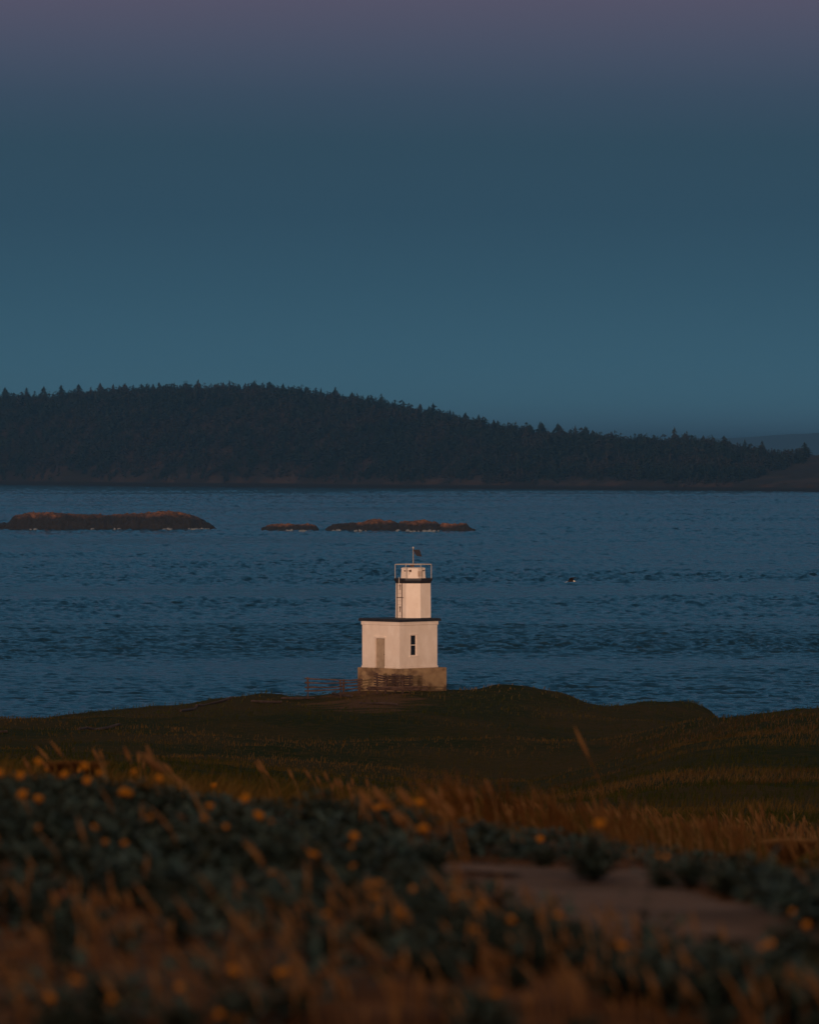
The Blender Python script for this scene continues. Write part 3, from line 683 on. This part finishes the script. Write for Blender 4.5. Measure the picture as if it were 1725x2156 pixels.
# ------------------------------------------------------------------ bald eagle gliding right of the tower
M['feather'] = mat('dark_feather', (.030, .019, .014), (.018, .012, .010), 9, .9)
M['whitef'] = mat('white_feather', (.80, .72, .62), (.70, .6, .5), 9, .8)
M['beak'] = mat('yellow_beak', (.6, .38, .05))
ec = at(1202.5, 1223.0, 430)
eg = empty('eagle', ec, 0); tag(eg, 'dark eagle with white head and tail flying low over the water right of the tower', 'bird')
def loft(m, secs, n=10):
    m.prism([[(x, math.cos(2*math.pi*k/n)*ry, z + math.sin(2*math.pi*k/n)*rz) for k in range(n)] for (x, z, ry, rz) in secs])
m = MB(); loft(m, [(-.24, -.035, .03, .025), (-.15, -.02, .07, .06), (0, 0, .10, .085), (.12, .0, .095, .08), (.20, -.005, .065, .055)]); m.build('body', M['feather'], eg, True)
m = MB(); loft(m, [(.19, -.01, .062, .055), (.25, -.02, .06, .055), (.30, -.03, .05, .045), (.335, -.04, .025, .022)]); hd = m.build('head', M['whitef'], eg, True)
m = MB(); loft(m, [(.33, -.04, .018, .018), (.36, -.046, .012, .014), (.375, -.062, .004, .006)], 6); m.build('beak', M['beak'], hd)
m = MB(); m.prism([[(-.22, -.03, -.03), (-.22, .03, -.03), (-.22, .03, -.045), (-.22, -.03, -.045)], [(-.42, -.12, -.125), (-.42, .12, -.125), (-.42, .12, -.135), (-.42, -.12, -.135)], [(-.45, -.09, -.14), (-.45, .09, -.14), (-.45, .09, -.146), (-.45, -.09, -.146)]]); m.build('tail', M['whitef'], eg)
for sgn in (-1, 1):
    m = MB(); secs = []
    for (y, xl, xt, z, th) in ((.05, .17, -.16, .03, .04), (.25, .20, -.13, .14, .03), (.45, .27, -.06, .22, .022), (.65, .36, .04, .24, .016), (.85, .44, .18, .235, .010), (1.0, .47, .36, .225, .006)):
        secs.append([(xl, sgn*y, z), ((xl+xt)/2, sgn*y, z + th), (xt, sgn*y, z - .01), ((xl+xt)/2, sgn*y, z - th*.4)])
    m.prism(secs); m.build('wing', M['feather'], eg, False)

# ------------------------------------------------------------------ grass
def blades(name, P, Hh, Wd, lean, material, rs_, two=False, label=None, cat='grass'):
    """one curved blade per point P (n,3)"""
    n = len(P); a = rs_.rand(n)*2*math.pi; ca, sa = np.cos(a), np.sin(a)
    la = rs_.rand(n)*2*math.pi; L = Hh*lean*rs_.rand(n); lx, ly = np.cos(la)*L + .18*Hh, np.sin(la)*L
    w = Wd/2
    z = np.zeros(n)
    v0 = P + np.stack([-ca*w, -sa*w, z - .03], -1); v1 = P + np.stack([ca*w, sa*w, z - .03], -1)
    v2 = P + np.stack([ca*w*.8 + lx*.35, sa*w*.8 + ly*.35, Hh*.6], -1); v3 = P + np.stack([-ca*w*.8 + lx*.35, -sa*w*.8 + ly*.35, Hh*.6], -1)
    v4 = P + np.stack([lx, ly, Hh], -1)
    V = np.stack([v0, v1, v2, v3, v4], 1).reshape(-1, 3); b = np.arange(n)[:, None]*5
    o = np_mesh(name, V, [b + np.array([[0, 1, 2, 3]]), b + np.array([[3, 2, 4]])], material)
    tag(o, label, cat, kind='stuff'); return o
def grass_mat(name, c1, c2, c3, s1, s3):
    return mat(name, c1, c2, s1, .9, c3=c3, scale3=s3, coord='World', spec=.1)
M['turf'] = grass_mat('turf_blades', (.034, .052, .007), (.085, .075, .016), (.20, .120, .036), .5, .035)
M['dry'] = grass_mat('dry_blades', (.30, .145, .050), (.15, .065, .024), (.40, .24, .11), 3.0, .6)
rg = np.random.RandomState(12)
n = 90000
d = np.exp(rg.uniform(math.log(46), math.log(452), n)); th = rg.uniform(-.085, .085, n); x = np.tan(th)*d
keep = ~((np.abs(x + .4) < 3.8) & (np.abs(d - 443) < 3.8)); x, d = x[keep], d[keep]
z = ground_z(x, d); tuft = np.clip(1 + 1.5*fbm(x/2.2, d/3., 3), .25, 2)
blades('meadow_grass', np.stack([x, d, z], -1), rg.uniform(.08, .2, len(x))*tuft*np.interp(d, [40, 440], [1.1, 1.0]), .010 + d*.00011, .8, M['turf'], rg, label='short dark green and brown grass covering the headland')
# drier tan grass in bands on the right-hand slope
n = 80000
u = rg.uniform(880, 1800, n); d = np.exp(rg.uniform(math.log(48), math.log(330), n)); x = (u-862.5)/PX*d; z = ground_z(x, d)
yp = HOR + (CAM_Z - z)/d*PX
band_ = fbm(x/16. + 3, d/26. + 5, 3)
keep = ((band_ > .16) & (u > 1050) & (d > 100) & (rg.rand(n) < .6)) | ((d < 95) & (u > 1250) & (rg.rand(n) < .22)); x, d, z = x[keep], d[keep], z[keep]
blades('dry_meadow_grass', np.stack([x, d, z], -1), rg.uniform(.10, .26, len(x)), .008 + d*.00010, .9, grass_mat('tan_blades', (.15, .085, .035), (.22, .14, .06), (.10, .06, .02), .8, .12), rg, label='drier tan grass in bands on the slope at right')
# long dry grass of the near dune
n = 65000
u = rg.uniform(-80, 1820, n); d = rg.uniform(11, 50, n); x = (u-862.5)/PX*d; z = ground_z(x, d)
def path_mask(x, d):
    """how far inside the bare sandy path a ground point lies (>0 inside)"""
    u = 862.5 + x/d*PX; y = HOR + (CAM_Z - ground_z(x, d))/d*PX
    mid_ = np.interp(u, [900, 1000, 1200, 1400, 1600, 1800, 1900], [1850, 1866, 1898, 1940, 2000, 2062, 2090]); half = np.interp(u, [900, 960, 1100, 1300, 1800], [4, 32, 62, 74, 80])
    return half - np.abs(y - mid_)
cl = fbm(x/1.1, d/2., 3)
yq = HOR + (CAM_Z - z)/d*PX; uq = 862.5 + x/d*PX; rk = rg.rand(n)
keep = (((path_mask(x, d) < -5) | (rg.rand(len(x)) < .09)) & (cl > -.35)) & np.where(yq < 1985, rk < np.where(uq < 700, .55, .32), 1) & np.where((uq > 950) & (yq > 1880) & (yq < 2100), rk < .12, 1) ; x, d, z, cl = x[keep], d[keep], z[keep], cl[keep]
blades('dune_grass', np.stack([x, d, z], -1), rg.uniform(.06, .20, len(x))*np.clip(1 + cl, .6, 1.6)*np.interp(d, [11, 14, 18, 26], [.5, .6, .75, 1]), .005 + .012*rg.rand(len(x)), 1.2, M['dry'], rg, label='dry brown grass growing over the near dune')
# bare sandy path
M['sand'] = mat('path_sand', (.23, .145, .108), (.155, .095, .070), 2.5, 1, c3=(.10, .060, .042), scale3=1.1, coord='World', bump=.05, bscale=7)
V = []; NX, ND = 150, 110
for dd in np.linspace(13.5, 27, ND):
    for uu_ in np.linspace(900, 2100, NX): V.append(((uu_-862.5)/PX*dd, dd))
V = np.array(V); zz = ground_z(V[:, 0], V[:, 1]); pm = path_mask(V[:, 0], V[:, 1]) + 70*fbm(V[:, 0]/.35, V[:, 1]/1.3, 4)
idx = np.arange(NX*ND).reshape(ND, NX); F = np.stack([idx[:-1, :-1], idx[:-1, 1:], idx[1:, 1:], idx[1:, :-1]], -1).reshape(-1, 4)
F = F[(pm[F] > 0).all(1)]
used, inv = np.unique(F, return_inverse=True)
pt = np_mesh('path', np.column_stack([V, zz + .012])[used], inv.reshape(F.shape), M['sand'], smooth=True); tag(pt, kind='structure')

# ------------------------------------------------------------------ gumweed: grey-green plants with yellow flowers
M['leaf'] = mat('gumweed_leaf', (.032, .070, .064), (.085, .130, .128), 14, .8, c3=(.050, .046, .020), scale3=7)
M['stem'] = mat('gumweed_stem', (.06, .05, .025), (.05, .035, .02), 8, .9)
M['petal'] = mat('yellow_petal', (.72, .30, .010), (.50, .17, .008), 20, .7)
M['petal_old'] = mat('orange_petal', (.45, .09, .015), (.35, .06, .012), 20, .7)
M['disc'] = mat('flower_disc', (.65, .26, .012), (.45, .15, .01), 30, .8)
def leaf_cloud(rnd, w, h, n, stems):
    V = []; F = []
    for k in range(n):
        a = rnd.random()*2*math.pi; q = math.sqrt(rnd.random()); st = rnd.choice(stems)
        f = rnd.uniform(.15, 1)
        c = Vector((st[0]*f*w + rnd.gauss(0, .02), st[1]*f*w + rnd.gauss(0, .02), st[2]*f*h*(1 - .0*q)))
        L = rnd.uniform(.03, .06)*(1.2 - .5*f); W2 = L*.32; dirv = Vector((math.cos(a), math.sin(a), rnd.uniform(.0, .9))).normalized(); sd_ = dirv.cross(Vector((0, 0, 1))).normalized()*W2
        up = sd_.cross(dirv).normalized()*L*.12
        i = len(V); V += [c, c + dirv*L*.45 + sd_ + up, c + dirv*L, c + dirv*L*.45 - sd_ + up]; F.append((i, i+1, i+2, i+3))
    return np.array([tuple(v) for v in V]), np.array(F)
def flower_mesh(rnd, petal, name='flower'):
    m = MB(); n = 14; r = .0175
    for k in range(n):
        a = 2*math.pi*k/n; b = .17
        p = lambda rr, aa, z: Vector((rr*math.cos(aa), rr*math.sin(aa), z))
        m.prism([[p(.006, a-.25, .004), p(.006, a+.25, .004), p(.006, a, .001)], [p(r*.7, a-b, .008), p(r*.7, a+b, .008), p(r*.7, a, .005)], [p(r, a-b*.5, .005), p(r, a+b*.5, .005), p(r, a, .003)]])
    return m.build(name, petal, recalc=True)
rp = random.Random(33)
PROTO = []
for v in range(6):
    w, h = rp.uniform(.14, .20), rp.uniform(.15, .21)
    stems = []
    for k in range(9):
        a = 2*math.pi*(k + rp.random()*.6)/9; q = rp.uniform(.3, 1.0)
        stems.append((math.cos(a)*q, math.sin(a)*q, 1 - .45*q*q))
    stems.append((0, 0, 1.0))
    root = empty('gumweed_plant', (0, 0, 0))
    V, F = leaf_cloud(rp, w, h, 300, stems); np_mesh('foliage', V, F, M['leaf'], root)
    m = MB()
    for s_ in stems: m.tube([(0, 0, -.03), (s_[0]*w*.4, s_[1]*w*.4, s_[2]*h*.6), (s_[0]*w, s_[1]*w, s_[2]*h)], [.004, .003, .002], 5, cap=False)
    m.build('stem', M['stem'], root)
    PROTO.append((root, h))
def flower_proto(mat_):
    f = flower_mesh(rp, mat_); m = MB(); m.tube([(0, 0, -.014), (0, 0, .0), (0, 0, .007), (0, 0, .010)], [.004, .008, .007, .003], 9); dsk = m.build('flower_centre', M['disc'], f)
    return f, dsk
FP = flower_proto(M['petal']); FO = flower_proto(M['petal_old'])
first = {}
def place_plant(P, scale, flowers, label, group, kind=0, rz=None, old=False):
    i = rp.randrange(len(PROTO)); src, h = PROTO[i]
    if i not in first: first[i] = True; r = src; kids = False
    else:
        r = src.copy(); COL.objects.link(r); kids = True
        for ch in src.children:
            if ch.name.startswith('flower'): continue
            c = ch.copy(); COL.objects.link(c); c.parent = r
    r.location = P; r.rotation_euler = (0, 0, rp.random()*6.28 if rz is None else rz); r.scale = (scale,)*3
    for (fx, fy, fz) in flowers:
        f0, k0 = FO if old else FP
        f = f0.copy(); COL.objects.link(f); f.parent = r; k = k0.copy(); COL.objects.link(k); k.parent = f
        f.location = (fx, fy - .03, fz + .02); f.rotation_euler = (R(rp.uniform(25, 60)) , 0, rp.uniform(-.8, .8) - r.rotation_euler.z); s_ = rp.uniform(.9, 1.3)*(1.05 if P.y > 20 else .58)/scale; f.scale = (s_,)*3
        # a visible stalk is part of the foliage's stems; the flower sits at a stem tip
    tag(r, label, 'plant', group); r['label'] = label; r['group'] = group
    return r
FLOWERS = [(105,1590),(76,1611),(165,1606),(165,1624),(10,1639),(37,1642),(132,1641),(212,1639),(192,1654),(280,1636),(345,1649),(445,1646),(260,1679),(37,1686),(75,1696),(505,1691),(457,1711),
 (542,1726),(332,1736),(795,1706),(820,1711),(850,1701),(872,1701),(902,1756),(1247,1749),(1147,1774),(437,1736),(470,1751),(585,1741),(180,1756),(77,1753),(50,1798),(217,1781),(267,1786),
 (335,1791),(522,1788),(657,1808),(735,1771),(732,1791),(740,1833),(582,1846),(65,1841),(810,1871),(777,1898),(800,1931),(850,1931),(685,1936),(502,2058),(612,2056),(142,2078),(115,2113),
 (232,2116),(470,2146),(375,2096),(877,1881),(990,1896),(1022,1918),(1065,1948),(1170,1938),(1290,2001),(1392,1811),(1667,1933),(1712,1956),(1032,2106),(1637,2001),(990,1966)]
def where(u, y):
    h = 'left' if u < 575 else ('middle' if u < 1150 else 'right')
    v = 'top edge' if y < 1700 else ('upper part' if y < 1820 else ('lower part' if y < 1990 else 'bottom edge'))
    return h, v
for (u, y) in FLOWERS + [(142, 1896)]:
    old = (u, y) == (142, 1896)
    h0 = PROTO[0][1]; sc = rp.uniform(.75, 1.0) if y < 1760 else rp.uniform(.45, .68); top = .20*sc
    P = on_ground(u, y, top, 11, 44)
    # the flower stands at the plant's crown centre
    hh_, vv_ = where(u, y)
    fl = [(0, 0, .20)] + ([(rp.uniform(-.05, .05), rp.uniform(-.05, .05), .19)] if rp.random() < .25 else [])
    lab = ('grey-green gumweed with a rusty orange flower among the dark plants at lower left' if old else f'blurred gumweed plant with yellow flowers near the {vv_} of the plant cover, {hh_} third')
    place_plant(P, sc, fl, lab, 'gumweed plants in flower on the near dune' if not old else 'gumweed plants in flower on the near dune', old=old)
# leafy plants without flowers, in the belts the photo shows
cnt = 0; tries = 0
def belt_density(u, y):
    if y < 1700: return 1 if y > 1600 + u*.15 and u < 640 else 0
    up = np.interp(u, [620, 1000, 1250, 1500, 1725], [1700, 1745, 1790, 1835, 1885])
    if u > 950 and up - 15 < y < np.interp(u, [950, 1250, 1500, 1725], [1830, 1865, 1885, 1960]): return .9
    if u <= 950 and y < 1960: return .8 if y > up - 10 else 0
    lo_ = np.interp(u, [850, 1100, 1500, 1725], [1900, 1965, 2060, 2110])
    if u > 850 and abs(y - lo_) < 32: return .9
    return .05
# low leafy cover between the larger plants
rl_ = np.random.RandomState(9); LV = []
while len(LV) < 2300:
    u = rl_.uniform(-40, 1770); y = rl_.uniform(1620, 2160)
    if rl_.rand() > belt_density(u, y)*(.9 if y < 1940 or u > 850 else .25) + .04: continue
    P = on_ground(u, y + 6, 0.03, 11, 48)
    if P.y > 42 or float(fbm(P.x/.45, P.y/1.0, 3)) < .02: continue
    if path_mask(np.array([P.x]), np.array([P.y]))[0] > -2 and rl_.rand() > .05: continue
    LV.append(tuple(P))
LV = np.repeat(np.array(LV), 9, 0); k9 = len(LV); LV = LV + rl_.normal(0, 1, (k9, 3))*np.array([.035, .05, .0]); LV[:, 2] += rl_.uniform(.0, .11, k9)
a_ = rl_.rand(k9)*6.28; L_ = rl_.uniform(.02, .05, k9); up_ = rl_.uniform(-.2, .9, k9)*L_
dx = np.stack([np.cos(a_)*L_, np.sin(a_)*L_, up_], -1); sx = np.stack([-np.sin(a_), np.cos(a_), a_*0], -1)*L_[:, None]*.35
b_ = np.arange(k9)[:, None]*4
lc_ = np_mesh('leafy_ground_cover', np.stack([LV, LV + dx*.5 + sx, LV + dx, LV + dx*.5 - sx], 1).reshape(-1, 3), [b_ + np.array([[0, 1, 2, 3]])], M['leaf'])
tag(lc_, 'low grey-green leafy cover between the larger plants on the near dune', 'ground cover', kind='stuff')
while cnt < 215 and tries < 9000:
    tries += 1; u = rp.uniform(-30, 1760); y = rp.uniform(1620, 2150)
    if rp.random() > belt_density(u, y) * (.35 if y > 1900 and u < 800 else 1): continue
    sc = rp.uniform(.65, 1.0) if y < 1780 and u < 900 else rp.uniform(.38, .7); P = on_ground(u, y + 10, 0.06, 11, 48)
    if P.y > 42: continue
    if path_mask(np.array([P.x]), np.array([P.y]))[0] > -6: continue
    hh_, vv_ = where(u, y)
    place_plant(P, sc, [], f'blurred leafy grey-green plant without flowers near the {vv_} of the plant cover, {hh_} third', 'leafy plants without flowers on the near dune'); cnt += 1
for o in (*FP, *FO): 
    o.hide_render = False
bpy.data.objects.remove(FP[1]); bpy.data.objects.remove(FO[1]); bpy.data.objects.remove(FP[0]); bpy.data.objects.remove(FO[0])

# ------------------------------------------------------------------ tall grass stems with seed heads
M['seed'] = mat('seed_head', (.38, .20, .08), (.24, .11, .045), 12, .9)
def grass_clump(u, y_base, y_top, d, n, lean, label, spread=.05, thick=1.0, group=None):
    x = (u-862.5)/PX*d; P = Vector((x, d, float(ground_z(x, d))))
    h = max(.18, (CAM_Z - (y_top-HOR)/PX*d) - P.z)
    root = empty('grass_clump', P); tag(root, label, 'grass', group or 'seeding grass clumps')
    for k in range(n):
        bx, by = rp.gauss(0, spread), rp.gauss(0, spread); f = h*rp.uniform(.7, 1.0) if k else h
        lx = lean*f*rp.uniform(.7, 1.3) ; ly = rp.uniform(-.1, .1)*f
        base = Vector((bx - lx*.0, by, -.05)); mid_ = base + Vector((-lx*.35, ly*.5, f*.6 + .05)); tip = base + Vector((-lx, ly, f + .05))
        m = MB(); m.tube([base, mid_, tip], [.0035*thick, .0028*thick, .0018*thick], 5, cap=False); m.build('stem', M['dry'], root)
        q0 = mid_.lerp(tip, .45); m = MB()
        dirv = (tip - q0); L = dirv.length
        m.tube([q0, q0 + dirv*.3, q0 + dirv*.7, tip + dirv*.08], [.003*thick, .0095*thick, .008*thick, .002*thick], 6, jit=.25, rnd=rp); m.build('seed_head', M['seed'], root)
    return root
GC = [(133, 1640, 1561, 40, 4, .45, 'pair of pale seeding stems leaning left, above the yellow flowers at far left'), (232, 1640, 1577, 42, 3, .3, 'seeding stems above the flowers left of centre'),
 (277, 1640, 1570, 36, 3, .25, 'tall brown seeding stem over the flowers at left'), (345, 1650, 1583, 46, 3, .12, 'narrow pale seeding stems at left'), (375, 1650, 1612, 42, 3, .5, 'short leaning stems beside the narrow pale ones'),
 (505, 1660, 1588, 24, 1, .85, 'one thick blurred stalk leaning left, left of centre'), (595, 1640, 1600, 52, 2, .5, 'small pair of pale stems on the dark slope'),
 (645, 1680, 1604, 46, 5, .38, 'tallest cluster of pale seeding stems left of centre'), (702, 1680, 1636, 46, 4, .1, 'forked pale stems right of the tallest cluster'), (733, 1690, 1663, 42, 3, .5, 'low leaning stems beside the forked ones'),
 (790, 1690, 1640, 40, 4, .2, 'thin upright stems near the middle'), (873, 1700, 1664, 23, 3, .6, 'thick blurred stalks leaning left near the middle'), (940, 1760, 1660, 23, 3, .45, 'broad blurred pale tuft right of the middle'),
 (965, 1760, 1690, 30, 5, .2, 'pale tuft behind the broad blurred one'), (1003, 1760, 1645, 32, 4, .2, 'tall rusty stem right of the middle'), (1038, 1760, 1672, 55, 4, .02, 'single upright pale stem right of the rusty one'),
 (1100, 1770, 1692, 50, 5, .6, 'arching brown grass clump on the right slope'), (1180, 1770, 1680, 48, 6, .7, 'brown arching stems beside the arching clump'), (1245, 1640, 1535, 34, 1, .25, 'single tall brown stalk rising over the dark slope at right'),
 (1290, 1780, 1690, 50, 6, .35, 'brown stems leaning left below the tan bands'), (1365, 1800, 1697, 60, 4, .0, 'thin upright stems below the tan bands'), (1440, 1800, 1715, 45, 6, .2, 'rusty brown clump in the right third'),
 (1500, 1810, 1725, 55, 6, .25, 'reddish grass clump before the dark hollow'), (1540, 1820, 1710, 62, 6, .15, 'brown grass clump left of the dark hollow'), (1620, 1820, 1690, 48, 6, .2, 'tall rusty clump in front of the dark hollow'),
 (1655, 1830, 1735, 60, 5, -.2, 'pale stems leaning right over the dark hollow'), (1700, 1830, 1730, 58, 6, -.15, 'brown clump near the right edge')]
for (u, yb, yt, d, n, ln, lab) in GC: grass_clump(u, yb, yt, d, n, ln, lab, spread=.06 if d < 30 else .12, thick=1.9 if d < 28 else 1.35)
# many thin stems on the right-hand slope, and blurred tufts on the near dune
V = []; F = []
def stems_mesh(name, pts, hs, wd, material, label):
    n = len(pts); rr = np.random.RandomState(5); P = np.array(pts); h = np.array(hs); w = np.array(wd)
    lx = -h*rr.uniform(-.1, .6, n); ly = h*rr.uniform(-.2, .2, n)
    V = []; F = []
    for (fz, fw, fx) in ((0, 1, 0), (.5, .8, .3), (.62, 2.0, .42), (.8, 2.3, .68), (1.0, .4, 1.0)):
        for k in range(3):
            a = 2*math.pi*k/3
            V.append(np.stack([P[:, 0] + lx*fx + w*fw*math.cos(a), P[:, 1] + ly*fx + w*fw*math.sin(a), P[:, 2] - .03*(fz == 0) + h*fz], -1))
    V = np.stack(V, 1).reshape(-1, 3); b = np.arange(n)[:, None]*15; F = []
    for s_ in range(4):
        for k in range(3): F.append(b + np.array([[s_*3+k, s_*3+(k+1) % 3, s_*3+3+(k+1) % 3, s_*3+3+k]]))
    o = np_mesh(name, V, [np.vstack(F)], material, smooth=True); tag(o, label, 'grass', kind='stuff')
pts, hs, wd = [], [], []
while len(pts) < 850:
    u = rp.uniform(900, 1790); y = rp.uniform(1705, 1860)
    if y < np.interp(u, [900, 1100, 1725], [1735, 1725, 1760]) - 20*rp.random(): continue
    P = on_ground(u, y, 0, 33, 120); 
    if P.y > 115: continue
    pts.append(tuple(P)); hs.append(rp.uniform(.16, .42)); wd.append(.0022*rp.uniform(.8, 1.5)*P.y/50*1.4)
stems_mesh('seeding_grass', pts, hs, wd, M['dry'], 'thicket of rusty brown seeding grass along the slope at right')
pts, hs, wd = [], [], []
while len(pts) < 380:
    u = rp.uniform(-40, 1780); y = rp.uniform(1760, 2200)
    if y < 1930 and rp.random() < .75: continue
    P = on_ground(u, y, 0, 11, 40)
    if path_mask(np.array([P.x]), np.array([P.y]))[0] > -4: continue
    if u > 1000 and y < 1900: continue
    pts.append(tuple(P)); hs.append(rp.uniform(.10, .30)*float(np.interp(P.y, [11, 14, 18, 26], [.4, .55, .75, 1]))); wd.append(rp.uniform(.002, .0045))
stems_mesh('dune_seed_stems', pts, hs, wd, M['seed'], 'blurred straw-coloured stems scattered over the near dune')

# ------------------------------------------------------------------ haze over the strait
def haze_box():
    m = MB(); m.box((0, 0, 75.0), (130000, 130000, 170)); 
    hm = bpy.data.materials.new('haze_air'); hm.use_nodes = True; t = hm.node_tree; t.nodes.clear()
    o = t.nodes.new('ShaderNodeOutputMaterial'); v = t.nodes.new('ShaderNodeVolumePrincipled')
    v.inputs['Color'].default_value = (.30, .66, .95, 1); v.inputs['Density'].default_value = 5.5e-5; v.inputs['Anisotropy'].default_value = .55
    t.links.new(v.outputs[0], o.inputs['Volume'])
    h = m.build('haze', hm); tag(h, kind='stuff'); return h
haze_box()
print('objects', len(bpy.data.objects))
